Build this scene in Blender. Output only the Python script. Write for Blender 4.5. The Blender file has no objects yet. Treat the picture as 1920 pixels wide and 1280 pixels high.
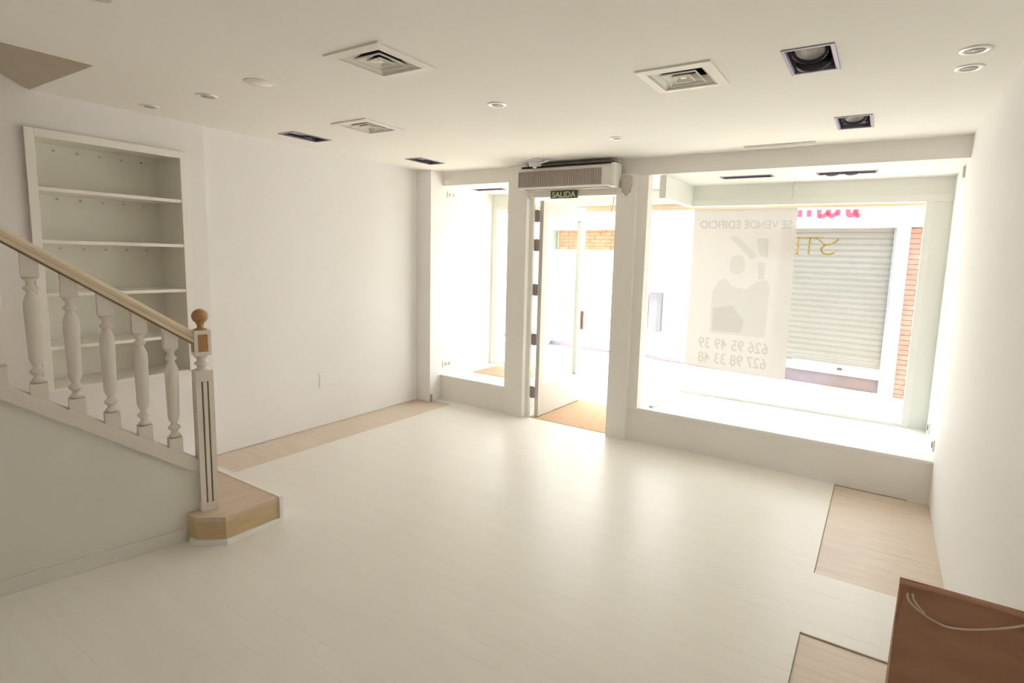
import bpy, bmesh, math, random
from mathutils import Vector, Matrix
random.seed(7)
S = bpy.context.scene
COL = S.collection

# ------------------------------------------------------------------ camera, sky, sun, exposure
cam_d = bpy.data.cameras.new('camera')
cam = bpy.data.objects.new('camera', cam_d)
COL.objects.link(cam)
right = Vector((0.84937888, 0.52685444, 0.03130371))
up = Vector((-0.09120655, 0.08810388, 0.99192695))
fwd = Vector((-0.51984313, 0.8453769, -0.12288615))
m = Matrix((right, up, -fwd)).transposed().to_4x4()
m.translation = Vector((0, 0, 1.65))
cam.matrix_world = m
cam_d.sensor_fit = 'HORIZONTAL'
cam_d.sensor_width = 36.0
cam_d.lens = 1024.12 / 1920 * 36.0
cam_d.shift_x = -61.437 / 1920
cam_d.shift_y = -32.388 / 1920
cam_d.clip_start = 0.02
S.camera = cam

W = bpy.data.worlds.new('sky')
S.world = W
W.use_nodes = True
wn = W.node_tree.nodes
wb = wn['Background']
wb.inputs['Color'].default_value = (0.88, 0.94, 1.0, 1)
wb.inputs['Strength'].default_value = 2.6

sun_d = bpy.data.lights.new('sun', 'SUN')
sun_d.energy = 9.0
sun_d.angle = math.radians(0.6)
sun_d.color = (1.0, 0.98, 0.95)
sun = bpy.data.objects.new('sun', sun_d)
COL.objects.link(sun)
sun.rotation_euler = Vector((0.75, 0.06, -1.0)).to_track_quat('-Z', 'Y').to_euler()

# added unseen fill behind the viewer, brightens the near part of the room
rl_d = bpy.data.lights.new('rear_fill_light', 'AREA')
rl_d.shape = 'RECTANGLE'
rl_d.size, rl_d.size_y = 2.6, 1.6
rl_d.energy = 2.2
rl_d.color = (1.0, 0.96, 0.92)
rl = bpy.data.objects.new('rear_fill_light', rl_d)
COL.objects.link(rl)
rl.location = (-1.7, -1.7, 2.50)

S.view_settings.view_transform = 'Standard'
S.view_settings.look = 'None'
S.view_settings.gamma = 1.0
S.view_settings.use_curve_mapping = False
S.view_settings.exposure = 1.36
S.cycles.max_bounces = 14
S.cycles.diffuse_bounces = 10
S.cycles.transparent_max_bounces = 16
S.cycles.sample_clamp_indirect = 6.0


# ------------------------------------------------------------------ materials
def mat(name, color, rough=0.6, spec=0.3, metal=0.0, noise=0.0, scale=6.0, stretch=(1, 1, 1), bump=0.0, emit=None, color2=None):
    M = bpy.data.materials.new(name)
    M.use_nodes = True
    nt = M.node_tree
    b = nt.nodes['Principled BSDF']
    b.inputs['Base Color'].default_value = (*color, 1)
    b.inputs['Roughness'].default_value = rough
    b.inputs['Specular IOR Level'].default_value = spec
    b.inputs['Metallic'].default_value = metal
    if noise or bump or color2:
        tc = nt.nodes.new('ShaderNodeTexCoord')
        mp = nt.nodes.new('ShaderNodeMapping')
        mp.inputs['Scale'].default_value = stretch
        nz = nt.nodes.new('ShaderNodeTexNoise')
        nz.inputs['Scale'].default_value = scale
        nz.inputs['Detail'].default_value = 5
        nt.links.new(tc.outputs['Object'], mp.inputs['Vector'])
        nt.links.new(mp.outputs['Vector'], nz.inputs['Vector'])
        if noise or color2:
            mx = nt.nodes.new('ShaderNodeMix')
            mx.data_type = 'RGBA'
            c2 = color2 or tuple(max(0, c * (1 - noise)) for c in color)
            mx.inputs[6].default_value = (*color, 1)
            mx.inputs[7].default_value = (*c2, 1)
            rp = nt.nodes.new('ShaderNodeValToRGB')
            rp.color_ramp.elements[0].position = 0.35
            rp.color_ramp.elements[1].position = 0.68
            nt.links.new(nz.outputs['Fac'], rp.inputs['Fac'])
            nt.links.new(rp.outputs['Color'], mx.inputs[0])
            nt.links.new(mx.outputs[2], b.inputs['Base Color'])
        if bump:
            bp = nt.nodes.new('ShaderNodeBump')
            bp.inputs['Strength'].default_value = bump
            bp.inputs['Distance'].default_value = 0.004
            nt.links.new(nz.outputs['Fac'], bp.inputs['Height'])
            nt.links.new(bp.outputs['Normal'], b.inputs['Normal'])
    return M


M_WALL = mat('white_wall_paint', (0.875, 0.855, 0.86), 0.75, 0.2, noise=0.02, scale=1.5)
M_WALL2 = mat('lilac_white_wall_paint', (0.84, 0.82, 0.83), 0.75, 0.2, noise=0.02, scale=1.5)
M_CEIL = mat('cream_ceiling_paint', (0.86, 0.845, 0.81), 0.85, 0.1, noise=0.02, scale=1.2)
M_TRIM = mat('cream_trim_paint', (0.87, 0.85, 0.815), 0.5, 0.35, noise=0.02, scale=2)
M_FLOOR = mat('painted_floor', (0.825, 0.795, 0.745), 0.34, 0.5, noise=0.025, scale=3, stretch=(0.5, 5, 1), bump=0.02)
M_RAW = mat('raw_beech_floor', (0.71, 0.61, 0.51), 0.35, 0.4, noise=0.0, scale=4, stretch=(0.7, 9, 1), color2=(0.66, 0.53, 0.43))
M_SUB = mat('floor_underlay', (0.30, 0.25, 0.20), 0.9, 0.1, noise=0.1)
M_PLINTH = mat('white_platform_top', (0.88, 0.88, 0.87), 0.4, 0.35, noise=0.01)
M_STAIRP = mat('stair_cream_paint', (0.75, 0.69, 0.625), 0.45, 0.35, noise=0.02, scale=3)
M_STAIRW = mat('stair_side_paint', (0.74, 0.73, 0.66), 0.7, 0.2, noise=0.02, scale=2)
M_OAK = mat('step_oak', (0.60, 0.46, 0.27), 0.4, 0.4, scale=5, stretch=(2, 2, 12), color2=(0.54, 0.40, 0.225))
M_TREAD = mat('tread_beech', (0.64, 0.51, 0.385), 0.4, 0.4, scale=5, stretch=(8, 1, 1), color2=(0.59, 0.45, 0.335))
M_RAIL = mat('handrail_wood', (0.72, 0.61, 0.46), 0.4, 0.4, scale=4, stretch=(1, 1, 1), color2=(0.67, 0.56, 0.41))
M_FINIAL = mat('turned_brown_wood', (0.47, 0.255, 0.10), 0.32, 0.5, scale=12, stretch=(1, 1, 4), color2=(0.40, 0.20, 0.075))
M_GROOVE = mat('groove_dark_brown', (0.33, 0.24, 0.17), 0.7, 0.2, noise=0.05)  # dark brown of the newel flute lining and the rail fillet
M_BOOK = mat('bookcase_paint', (0.84, 0.825, 0.755), 0.5, 0.3, noise=0.02, scale=3)
M_DOT = mat('screw_brown', (0.68, 0.64, 0.56), 0.6, 0.3, noise=0.05)
M_VENT = mat('vent_white', (0.83, 0.81, 0.75), 0.45, 0.4, noise=0.01)
M_BACK = mat('shaded_louvre_back', (0.075, 0.068, 0.09), 0.6, 0.3, noise=0.05)  # dark colour stands in for shade on the duct-side louvre faces
M_DARK = mat('dark_recess', (0.055, 0.05, 0.05), 0.7, 0.2, noise=0.05)
M_SPOTBOX = mat('spot_box_violet_grey', (0.19, 0.16, 0.27), 0.4, 0.5, metal=0.3, noise=0.05)
M_SPOTRIM = mat('spot_rim_grey', (0.32, 0.29, 0.36), 0.4, 0.5, metal=0.5, noise=0.03)
M_LAMPRING = mat('lamp_ring_black', (0.05, 0.05, 0.055), 0.35, 0.5, noise=0.05)
M_REFL = mat('lamp_reflector', (0.80, 0.79, 0.76), 0.25, 0.6, metal=0.6, noise=0.03)
M_CHROME = mat('satin_ring', (0.78, 0.76, 0.74), 0.28, 0.5, metal=0.55, noise=0.02)
M_PLASTIC = mat('white_plastic', (0.85, 0.83, 0.80), 0.35, 0.45, noise=0.01)
M_LILAC = mat('lilac_plastic', (0.74, 0.71, 0.77), 0.3, 0.5, noise=0.08, scale=30)
M_BEIGEP = mat('beige_plastic', (0.55, 0.51, 0.46), 0.5, 0.35, noise=0.03)
M_GRILLE = mat('curtain_grille_taupe', (0.46, 0.40, 0.37), 0.5, 0.4, noise=0.04, scale=20)
M_HOUS = mat('curtain_housing', (0.82, 0.80, 0.77), 0.4, 0.4, noise=0.01)
M_GREEN = mat('exit_green', (0.075, 0.13, 0.075), 0.45, 0.4, noise=0.05)
M_LETTER = mat('exit_letters', (0.80, 0.84, 0.62), 0.5, 0.3, noise=0.02)
M_HINGE = mat('hinge_taupe', (0.33, 0.28, 0.27), 0.4, 0.5, metal=0.4, noise=0.05)
M_FRAME = mat('shop_window_frame', (0.87, 0.89, 0.85), 0.45, 0.35, noise=0.01)
M_DOOR = mat('cream_door_paint', (0.62, 0.59, 0.545), 0.45, 0.35, noise=0.02, scale=2)
M_COIR = mat('coir_mat', (0.60, 0.42, 0.28), 0.95, 0.05, noise=0.18, scale=60, bump=0.6)
M_ORANGE = mat('orange_board', (0.62, 0.33, 0.22), 0.7, 0.2, scale=4, color2=(0.64, 0.40, 0.24))
M_GOLD = mat('gold_vinyl', (0.88, 0.62, 0.22), 0.4, 0.5, noise=0.05)
M_WIRE = mat('thin_wire', (0.35, 0.27, 0.27), 0.5, 0.3, noise=0.05)
M_BAG = mat('brown_kraft', (0.45, 0.26, 0.16), 0.55, 0.3, noise=0.0, scale=3, stretch=(2, 2, 5), color2=(0.38, 0.205, 0.13))
M_BAGRIM = mat('brown_kraft_rim', (0.56, 0.32, 0.22), 0.55, 0.3, noise=0.06, scale=5)
M_ROPE = mat('bag_rope', (0.72, 0.61, 0.48), 0.8, 0.1, noise=0.12, scale=80)
M_FACADE = mat('white_render', (0.86, 0.85, 0.83), 0.85, 0.1, noise=0.03, scale=2)
M_FASCIA = mat('white_fascia', (0.88, 0.88, 0.88), 0.6, 0.2, noise=0.01)
M_RED = mat('red_sign', (0.42, 0.045, 0.075), 0.5, 0.3, noise=0.03)
M_PINK = mat('pink_sign', (0.55, 0.25, 0.42), 0.5, 0.3, noise=0.03)
M_SHUT = mat('shutter_grey', (0.20, 0.186, 0.170), 0.45, 0.4, noise=0.06, scale=3)
M_SHUTBAR = mat('shutter_bar', (0.24, 0.25, 0.27), 0.4, 0.4, noise=0.03)
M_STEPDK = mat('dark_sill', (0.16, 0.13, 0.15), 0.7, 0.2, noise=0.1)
M_BRICK = mat('red_brick', (0.33, 0.185, 0.145), 0.85, 0.1, noise=0.2, scale=9)
M_BRICKO = mat('orange_brick', (0.34, 0.175, 0.10), 0.85, 0.1, noise=0.2, scale=9)
M_MORTAR = mat('mortar', (0.40, 0.28, 0.22), 0.9, 0.1, noise=0.05)
M_GREENPIL = mat('grey_green_pillar', (0.42, 0.48, 0.42), 0.7, 0.2, noise=0.05)
M_GREYBOX = mat('grey_box', (0.15, 0.145, 0.165), 0.6, 0.3, noise=0.1)
M_SHOPWIN = mat('shop_window_dim', (0.50, 0.53, 0.55), 0.2, 0.5, noise=0.05)
M_PAVE = mat('paving', (0.72, 0.70, 0.66), 0.8, 0.15, noise=0.08, scale=3)
M_PAVEY = mat('paving_yellow', (0.70, 0.52, 0.25), 0.8, 0.15, noise=0.08, scale=3)
M_LINTEL = mat('ochre_lintel', (0.74, 0.60, 0.46), 0.7, 0.2, noise=0.06, scale=3)


def glass_mat():
    M = bpy.data.materials.new('clear_pane')
    M.use_nodes = True
    nt = M.node_tree
    nt.nodes.clear()
    out = nt.nodes.new('ShaderNodeOutputMaterial')
    mx = nt.nodes.new('ShaderNodeMixShader')
    tr = nt.nodes.new('ShaderNodeBsdfTransparent')
    tr.inputs['Color'].default_value = (0.95, 0.97, 0.96, 1)
    gl = nt.nodes.new('ShaderNodeBsdfGlossy')
    gl.inputs['Roughness'].default_value = 0.01
    lw = nt.nodes.new('ShaderNodeLayerWeight')
    lw.inputs['Blend'].default_value = 0.5
    pw = nt.nodes.new('ShaderNodeMath')
    pw.operation = 'POWER'
    pw.inputs[1].default_value = 5.0
    nt.links.new(lw.outputs['Facing'], pw.inputs[0])
    ml = nt.nodes.new('ShaderNodeMath')
    ml.operation = 'MULTIPLY_ADD'
    ml.inputs[1].default_value = 0.25
    ml.inputs[2].default_value = 0.03
    nt.links.new(pw.outputs[0], ml.inputs[0])
    nt.links.new(ml.outputs[0], mx.inputs[0])
    nt.links.new(tr.outputs[0], mx.inputs[1])
    nt.links.new(gl.outputs[0], mx.inputs[2])
    nt.links.new(mx.outputs[0], out.inputs[0])
    return M


M_GLASS = glass_mat()


def paper_mat(name, col, tcol, through=0.0):
    M = bpy.data.materials.new(name)
    M.use_nodes = True
    nt = M.node_tree
    nt.nodes.clear()
    out = nt.nodes.new('ShaderNodeOutputMaterial')
    mx = nt.nodes.new('ShaderNodeMixShader')
    mx.inputs[0].default_value = 0.5
    d = nt.nodes.new('ShaderNodeBsdfDiffuse')
    d.inputs['Color'].default_value = (*col, 1)
    t = nt.nodes.new('ShaderNodeBsdfTranslucent')
    nz = nt.nodes.new('ShaderNodeTexNoise')
    nz.inputs['Scale'].default_value = 2.5
    cm = nt.nodes.new('ShaderNodeMix')
    cm.data_type = 'RGBA'
    cm.inputs[6].default_value = (*tcol, 1)
    cm.inputs[7].default_value = (*[c * 0.93 for c in tcol], 1)
    nt.links.new(nz.outputs['Fac'], cm.inputs[0])
    nt.links.new(cm.outputs[2], t.inputs['Color'])
    nt.links.new(d.outputs[0], mx.inputs[1])
    nt.links.new(t.outputs[0], mx.inputs[2])
    last = mx
    if through:
        m2 = nt.nodes.new('ShaderNodeMixShader')
        m2.inputs[0].default_value = through
        tr = nt.nodes.new('ShaderNodeBsdfTransparent')
        nt.links.new(mx.outputs[0], m2.inputs[1])
        nt.links.new(tr.outputs[0], m2.inputs[2])
        last = m2
    nt.links.new(last.outputs[0], out.inputs[0])
    return M


M_PAPER = paper_mat('banner_paper', (0.80, 0.77, 0.74), (0.265, 0.246, 0.236), 0.03)


def ink_mat(name, tint):
    """print that has soaked into the sheet: it only filters the light coming through"""
    M = bpy.data.materials.new(name)
    M.use_nodes = True
    nt = M.node_tree
    nt.nodes.clear()
    out = nt.nodes.new('ShaderNodeOutputMaterial')
    tr = nt.nodes.new('ShaderNodeBsdfTransparent')
    tr.inputs['Color'].default_value = (*tint, 1)
    nt.links.new(tr.outputs[0], out.inputs[0])
    return M


M_PRINT = ink_mat('banner_print', (0.90, 0.905, 0.90))
M_PRINT2 = ink_mat('banner_photo_print', (0.957, 0.96, 0.955))
M_PRINT3 = ink_mat('banner_photo_print_dark', (0.955, 0.96, 0.95))


# ------------------------------------------------------------------ mesh helpers
def box(bm, x0, x1, y0, y1, z0, z1, bevel=0.0):
    xs, ys, zs = sorted((x0, x1)), sorted((y0, y1)), sorted((z0, z1))
    v = [bm.verts.new((x, y, z)) for z in zs for y in ys for x in xs]
    fs = [(0, 2, 3, 1), (4, 5, 7, 6), (0, 1, 5, 4), (2, 6, 7, 3), (0, 4, 6, 2), (1, 3, 7, 5)]
    faces = [bm.faces.new([v[i] for i in f]) for f in fs]
    if bevel:
        es = {e for f in faces for e in f.edges}
        bmesh.ops.bevel(bm, geom=list(es), offset=bevel, segments=2, affect='EDGES', profile=0.7)


def prism(bm, pts, z0, z1, axis='z', bevel=0.0):
    """extrude a polygon; axis says along which axis z0..z1 runs"""
    def P(a, b, c):
        return {'z': (a, b, c), 'x': (c, a, b), 'y': (a, c, b)}[axis]
    lo = [bm.verts.new(P(a, b, z0)) for a, b in pts]
    hi = [bm.verts.new(P(a, b, z1)) for a, b in pts]
    n = len(pts)
    fs = [bm.faces.new(lo[::-1]), bm.faces.new(hi)]
    for i in range(n):
        fs.append(bm.faces.new((lo[i], lo[(i + 1) % n], hi[(i + 1) % n], hi[i])))
    bmesh.ops.recalc_face_normals(bm, faces=fs)
    if bevel:
        es = {e for f in fs for e in f.edges}
        bmesh.ops.bevel(bm, geom=list(es), offset=bevel, segments=2, affect='EDGES', profile=0.7)


def lathe(bm, prof, cx=0, cy=0, cz=0, seg=20, sgn=1, cap=True):
    rings = []
    for r, z in prof:
        rings.append([bm.verts.new((cx + r * math.cos(2 * math.pi * i / seg), cy + r * math.sin(2 * math.pi * i / seg), cz + sgn * z)) for i in range(seg)])
    fs = []
    for a, b in zip(rings, rings[1:]):
        for i in range(seg):
            fs.append(bm.faces.new((a[i], a[(i + 1) % seg], b[(i + 1) % seg], b[i])))
    if cap:
        fs.append(bm.faces.new(rings[0][::-1]))
        fs.append(bm.faces.new(rings[-1]))
    for f in fs:
        f.smooth = True
    bmesh.ops.recalc_face_normals(bm, faces=fs)


def tube(bm, pts, r, seg=8):
    rings = []
    n = len(pts)
    pts = [Vector(p) for p in pts]
    for i, p in enumerate(pts):
        t = (pts[min(i + 1, n - 1)] - pts[max(i - 1, 0)]).normalized()
        a = t.cross(Vector((0, 0, 1)))
        if a.length < 1e-3:
            a = t.cross(Vector((1, 0, 0)))
        a.normalize()
        b = t.cross(a)
        rings.append([bm.verts.new(p + r * (math.cos(2 * math.pi * k / seg) * a + math.sin(2 * math.pi * k / seg) * b)) for k in range(seg)])
    fs = []
    for A, B in zip(rings, rings[1:]):
        for k in range(seg):
            fs.append(bm.faces.new((A[k], A[(k + 1) % seg], B[(k + 1) % seg], B[k])))
    fs.append(bm.faces.new(rings[0]))
    fs.append(bm.faces.new(rings[-1][::-1]))
    for f in fs:
        f.smooth = True
    bmesh.ops.recalc_face_normals(bm, faces=fs)


def curve_pts(pts, n=8):
    """Catmull-Rom through pts"""
    P = [Vector(p) for p in pts]
    P = [2 * P[0] - P[1]] + P + [2 * P[-1] - P[-2]]
    out = []
    for i in range(1, len(P) - 2):
        for k in range(n):
            t = k / n
            a, b, c, d = P[i - 1], P[i], P[i + 1], P[i + 2]
            out.append(0.5 * ((2 * b) + (c - a) * t + (2 * a - 5 * b + 4 * c - d) * t * t + (3 * b - a - 3 * c + d) * t ** 3))
    out.append(P[-2])
    return out


def obj(name, bm, material, parent=None, kind=None, **props):
    me = bpy.data.meshes.new(name)
    bm.normal_update()
    bm.to_mesh(me)
    bm.free()
    me.materials.append(material)
    o = bpy.data.objects.new(name, me)
    COL.objects.link(o)
    if parent is not None:
        o.parent = parent
        o.matrix_parent_inverse = Matrix.Translation(parent.location).inverted() if False else Matrix.Identity(4)
        # children are modelled in world space; shift them into the parent's frame
        if parent.location.length or parent.rotation_euler.z:
            mw = world_of(parent)
            me.transform(mw.inverted())
    if kind:
        o['kind'] = kind
    for k, v in props.items():
        o[k] = v
    return o


def world_of(o):
    mtx = Matrix.Translation(o.location) @ o.rotation_euler.to_matrix().to_4x4()
    return world_of(o.parent) @ mtx if o.parent else mtx


def boxes(name, material, lst, parent=None, kind=None, bevel=0.0, **props):
    bm = bmesh.new()
    for b in lst:
        box(bm, *b, bevel=bevel)
    return obj(name, bm, material, parent, kind, **props)


def thing(name, label, cat, loc=(0, 0, 0), group=None, rotz=0.0):
    o = bpy.data.objects.new(name, None)
    COL.objects.link(o)
    o.location = loc
    o.rotation_euler = (0, 0, rotz)
    o.empty_display_size = 0.1
    o['label'] = label
    o['category'] = cat
    if group:
        o['group'] = group
    return o


def copy_thing(src, loc, label, rotz=None):
    """a copy of a thing with copies of its parts and sub-parts"""
    def rec(o, par):
        c = o.copy()
        COL.objects.link(c)
        c.parent = par
        for ch in list(o.children):
            rec(ch, c)
        return c
    r = rec(src, None)
    r.location = loc
    if rotz is not None:
        r.rotation_euler = (0, 0, rotz)
    r['label'] = label
    return r


def tag(o, label, cat, group=None):
    o['label'] = label
    o['category'] = cat
    if group:
        o['group'] = group
    return o


# ------------------------------------------------------------------ key dimensions (metres)
XL, XLB, XR = -4.385, -4.36, 0.412     # left wall, bookcase wall, right wall
XP = -4.18                             # left pier / display side wall
YB = -3.2                              # wall behind the viewer
YF = 4.59                              # inner face of the shop front
YW = 5.45                              # street glass of the right display
ZC = 2.525                             # ceiling
ZS = 2.38                              # display soffit / beam underside

# ------------------------------------------------------------------ setting: walls
bk_y0, bk_y1, bk_z0, bk_z1, bk_x = 1.20, 2.055, 0.715, 2.30, -4.70
boxes('wall_left', M_WALL2, [
    (-4.95, XLB, YB, bk_y0, 0, 4.3), (-4.95, XLB, bk_y1, 2.20, 0, 2.80),
    (-4.95, XLB, bk_y0, bk_y1, 0, bk_z0), (-4.95, XLB, bk_y0, bk_y1, bk_z1, 4.3),
    (-4.95, bk_x, bk_y0, bk_y1, bk_z0, bk_z1)], kind='structure')
boxes('wall_left_far', M_WALL, [(-4.95, XL, 2.20, 4.40, 0, 2.80), (-4.95, XP, 4.40, 5.62, 0, 2.80)], kind='structure')
boxes('wall_right', M_WALL, [(XR, 0.75, YB, 5.62, 0, 2.80)], kind='structure')
boxes('wall_back', M_WALL, [(-4.95, 0.75, YB - 0.2, YB, 0, 2.80)], kind='structure')

# ------------------------------------------------------------------ setting: ceiling with real openings
spots_main = [(-3.968, 2.770), (-3.850, 3.975), (-0.350, 2.690), (-0.240, 3.930)]
SPX, SPY = 0.088, 0.155
vents = [(-2.0745, 1.8494), (-0.908, 2.6754), (-3.2024, 2.7377)]
VH = 0.148
holes = [(x - SPX, x + SPX, y - SPY, y + SPY) for x, y in spots_main]
holes += [(x - VH, x + VH, y - VH, y + VH) for x, y in vents]
stair_hole = (-4.372, -3.453, -1.30, 1.235)
holes.append(stair_hole)


def slab_with_holes(name, x0, x1, y0, y1, z, ztop, holes, material):
    bm = bmesh.new()
    xs = sorted({x0, x1} | {h[i] for h in holes for i in (0, 1) if x0 < h[i] < x1})
    ys = sorted({y0, y1} | {h[i] for h in holes for i in (2, 3) if y0 < h[i] < y1})

    def solid(i, j):
        if not (0 <= i < len(xs) - 1 and 0 <= j < len(ys) - 1):
            return False
        cx, cy = (xs[i] + xs[i + 1]) / 2, (ys[j] + ys[j + 1]) / 2
        return not any(h[0] < cx < h[1] and h[2] < cy < h[3] for h in holes)
    V = {}

    def v(i, j, k):
        if (i, j, k) not in V:
            V[(i, j, k)] = bm.verts.new((xs[i], ys[j], k and ztop or z))
        return V[(i, j, k)]
    for i in range(len(xs) - 1):
        for j in range(len(ys) - 1):
            if not solid(i, j):
                continue
            bm.faces.new((v(i, j, 0), v(i, j + 1, 0), v(i + 1, j + 1, 0), v(i + 1, j, 0)))
            bm.faces.new((v(i, j, 1), v(i + 1, j, 1), v(i + 1, j + 1, 1), v(i, j + 1, 1)))
            for di, dj, a, b in ((-1, 0, (i, j), (i, j + 1)), (1, 0, (i + 1, j + 1), (i + 1, j)), (0, -1, (i + 1, j), (i, j)), (0, 1, (i, j + 1), (i + 1, j + 1))):
                if not solid(i + di, j + dj):
                    bm.faces.new((v(*a, 0), v(*b, 0), v(*b, 1), v(*a, 1)))
    bmesh.ops.recalc_face_normals(bm, faces=bm.faces)
    return obj(name, bm, material, kind='structure')


ceiling = slab_with_holes('ceiling', -4.40, XR + 0.02, YB, YF, ZC, 2.72, holes, M_CEIL)
boxes('roof_deck', M_CEIL, [(-3.40, XR + 0.3, YB, 5.62, 2.80, 2.95), (-4.95, -3.40, 1.60, 5.62, 2.80, 2.95), (-4.95, -3.40, YB, -1.35, 2.80, 2.95)], ceiling, kind='structure')
# sloping soffit of the upper flight inside the stair opening
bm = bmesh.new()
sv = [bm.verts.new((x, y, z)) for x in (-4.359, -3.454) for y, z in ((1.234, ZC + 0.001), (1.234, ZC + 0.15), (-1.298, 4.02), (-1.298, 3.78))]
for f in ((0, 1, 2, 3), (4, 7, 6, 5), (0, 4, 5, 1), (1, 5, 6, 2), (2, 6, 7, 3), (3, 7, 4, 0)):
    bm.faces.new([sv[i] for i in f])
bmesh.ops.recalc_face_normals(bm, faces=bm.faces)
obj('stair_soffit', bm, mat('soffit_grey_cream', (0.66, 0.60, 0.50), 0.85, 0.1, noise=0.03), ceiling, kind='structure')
boxes('stairwell_cheek', M_CEIL, [(-3.453, -3.40, -1.30, 1.234, 2.72, 4.2), (-4.40, -3.40, -1.40, -1.301, 2.72, 4.2)], ceiling, kind='structure')
boxes('roof_deck_stairwell', M_CEIL, [(-4.95, -3.35, -1.45, 1.70, 4.2, 4.3)], ceiling, kind='structure')

# display soffit (over windows and entrance passage)
spots_disp = [(-1.075, 4.96), (-0.325, 4.99), (-3.86, 5.00)]
DSX, DSY = 0.20, 0.05
soffit = slab_with_holes('ceiling_display', -4.20, XR + 0.02, YF + 0.11, 5.50, ZS, 2.60,
                         [(x - DSX, x + DSX, y - DSY, y + DSY) for x, y in spots_disp], M_CEIL)
# ------------------------------------------------------------------ setting: shop front
wf = boxes('wall_front', M_TRIM, [(XP - 0.01, XR + 0.01, YF, YF + 0.11, ZS, 2.81)], kind='structure')
boxes('column', M_TRIM, [(-3.262, -3.035, 4.53, 4.66, 0, ZC)], wf, kind='structure', bevel=0.003)
boxes('column', M_TRIM, [(-2.085, -1.895, 4.53, 4.66, 0, ZS + 0.01)], wf, kind='structure', bevel=0.003)
boxes('column_moulding', M_TRIM, [(-1.895, -1.80, 4.565, 4.68, 0.30, ZS)], wf, kind='structure', bevel=0.003)
boxes('door_header', M_TRIM, [(-3.035, -2.085, 4.545, 4.66, 2.215, ZC)], wf, kind='structure', bevel=0.003)
boxes('outer_lintel', M_LINTEL, [(-5.2, 0.75, 5.64, 5.86, 2.172, 2.235)], wf, kind='structure', bevel=0.004)
boxes('outer_wall', M_FACADE, [(-5.2, 0.75, 5.57, 5.84, 2.235, 2.95)], wf, kind='structure')

# display platforms
pr = boxes('trim_1', M_TRIM, [(-1.90, XR, YF, YF + 0.03, 0, 0.29)], kind='structure')
boxes('platform_top', M_PLINTH, [(-1.86, XR, YF - 0.012, YW + 0.02, 0.288, 0.310)], pr, kind='structure', bevel=0.003)
boxes('platform_skirting', M_TRIM, [(-0.18, 0.28, YF - 0.006, YF, 0.004, 0.03)], pr, kind='structure')
pl = boxes('trim_2', M_TRIM, [(XP, -3.262, YF - 0.02, YF + 0.02, 0, 0.27)], kind='structure')
boxes('platform_top', M_PLINTH, [(XP, -3.262, YF - 0.03, 5.50, 0.266, 0.286)], pl, kind='structure', bevel=0.003)
boxes('pier_skirting_stub', mat('stub_grey', (0.45, 0.42, 0.38), 0.6, 0.2, noise=0.05), [(XP, XP + 0.012, 4.405, 4.43, 0, 0.085)], pl, kind='structure')

# right display window: front glass, header, jamb, low rail, side glass to the passage
w2 = boxes('window_2', M_FRAME, [(-1.70, XR, YW - 0.02, YW + 0.05, 2.185, 2.245)], kind='structure', bevel=0.004)
boxes('window_header', M_FRAME, [(-1.70, XR, YW, YW + 0.05, 2.245, ZS)], w2, kind='structure')
boxes('window_jamb', M_FRAME, [(0.285, XR, YW, YW + 0.05, 0.31, 2.245)], w2, kind='structure')
boxes('window_frame', M_FRAME, [(0.235, 0.285, YW - 0.02, YW + 0.05, 0.31, 2.19)], w2, kind='structure', bevel=0.004)
boxes('window_sill_rail', M_FRAME, [(-1.69, 0.24, YW - 0.01, YW + 0.05, 0.310, 0.338)], w2, kind='structure', bevel=0.003)
boxes('pane', M_GLASS, [(-1.69, 0.24, YW + 0.018, YW + 0.026, 0.335, 2.19)], w2, kind='structure')
w3 = boxes('window_3', M_FRAME, [(-1.735, -1.675, 4.66, YW + 0.05, 2.185, ZS)], kind='structure', bevel=0.003)
boxes('window_sill_rail', M_FRAME, [(-1.72, -1.68, 4.66, YW + 0.03, 0.310, 0.330)], w3, kind='structure', bevel=0.003)
boxes('pane', M_GLASS, [(-1.706, -1.698, 4.68, YW + 0.018, 0.325, 2.19)], w3, kind='structure')
boxes('outer_plinth', M_FACADE, [(-1.75, XR, YW + 0.03, 5.60, -0.06, 0.304), (-1.75, -1.69, 4.66, YW + 0.05, -0.06, 0.285)], w3, kind='structure')
# left display window
w1 = boxes('window_1', M_FRAME, [(XP, -3.20, 5.48, 5.56, 2.19, 2.25)], kind='structure', bevel=0.004)
boxes('window_header', M_FRAME, [(XP, -3.20, 5.50, 5.55, 2.25, ZS)], w1, kind='structure')
boxes('window_frame', M_FRAME, [(XP, -4.10, 5.48, 5.56, 0.286, 2.19)], w1, kind='structure', bevel=0.004)
boxes('window_sill_rail', M_FRAME, [(-4.10, -3.22, 5.49, 5.55, 0.286, 0.31)], w1, kind='structure', bevel=0.003)
boxes('pane', M_GLASS, [(-4.10, -3.22, 5.518, 5.526, 0.31, 2.19)], w1, kind='structure')
boxes('side_pane', M_GLASS, [(-3.226, -3.218, 4.66, 5.518, 0.31, 2.19)], w1, kind='structure')
boxes('side_header', M_FRAME, [(-3.25, -3.195, 4.66, 5.56, 2.19, ZS)], w1, kind='structure', bevel=0.003)
boxes('outer_plinth', M_FACADE, [(XP, -3.19, 5.50, 5.60, -0.06, 0.286), (-3.25, -3.19, 4.66, 5.5, -0.06, 0.286)], w1, kind='structure')

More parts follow.
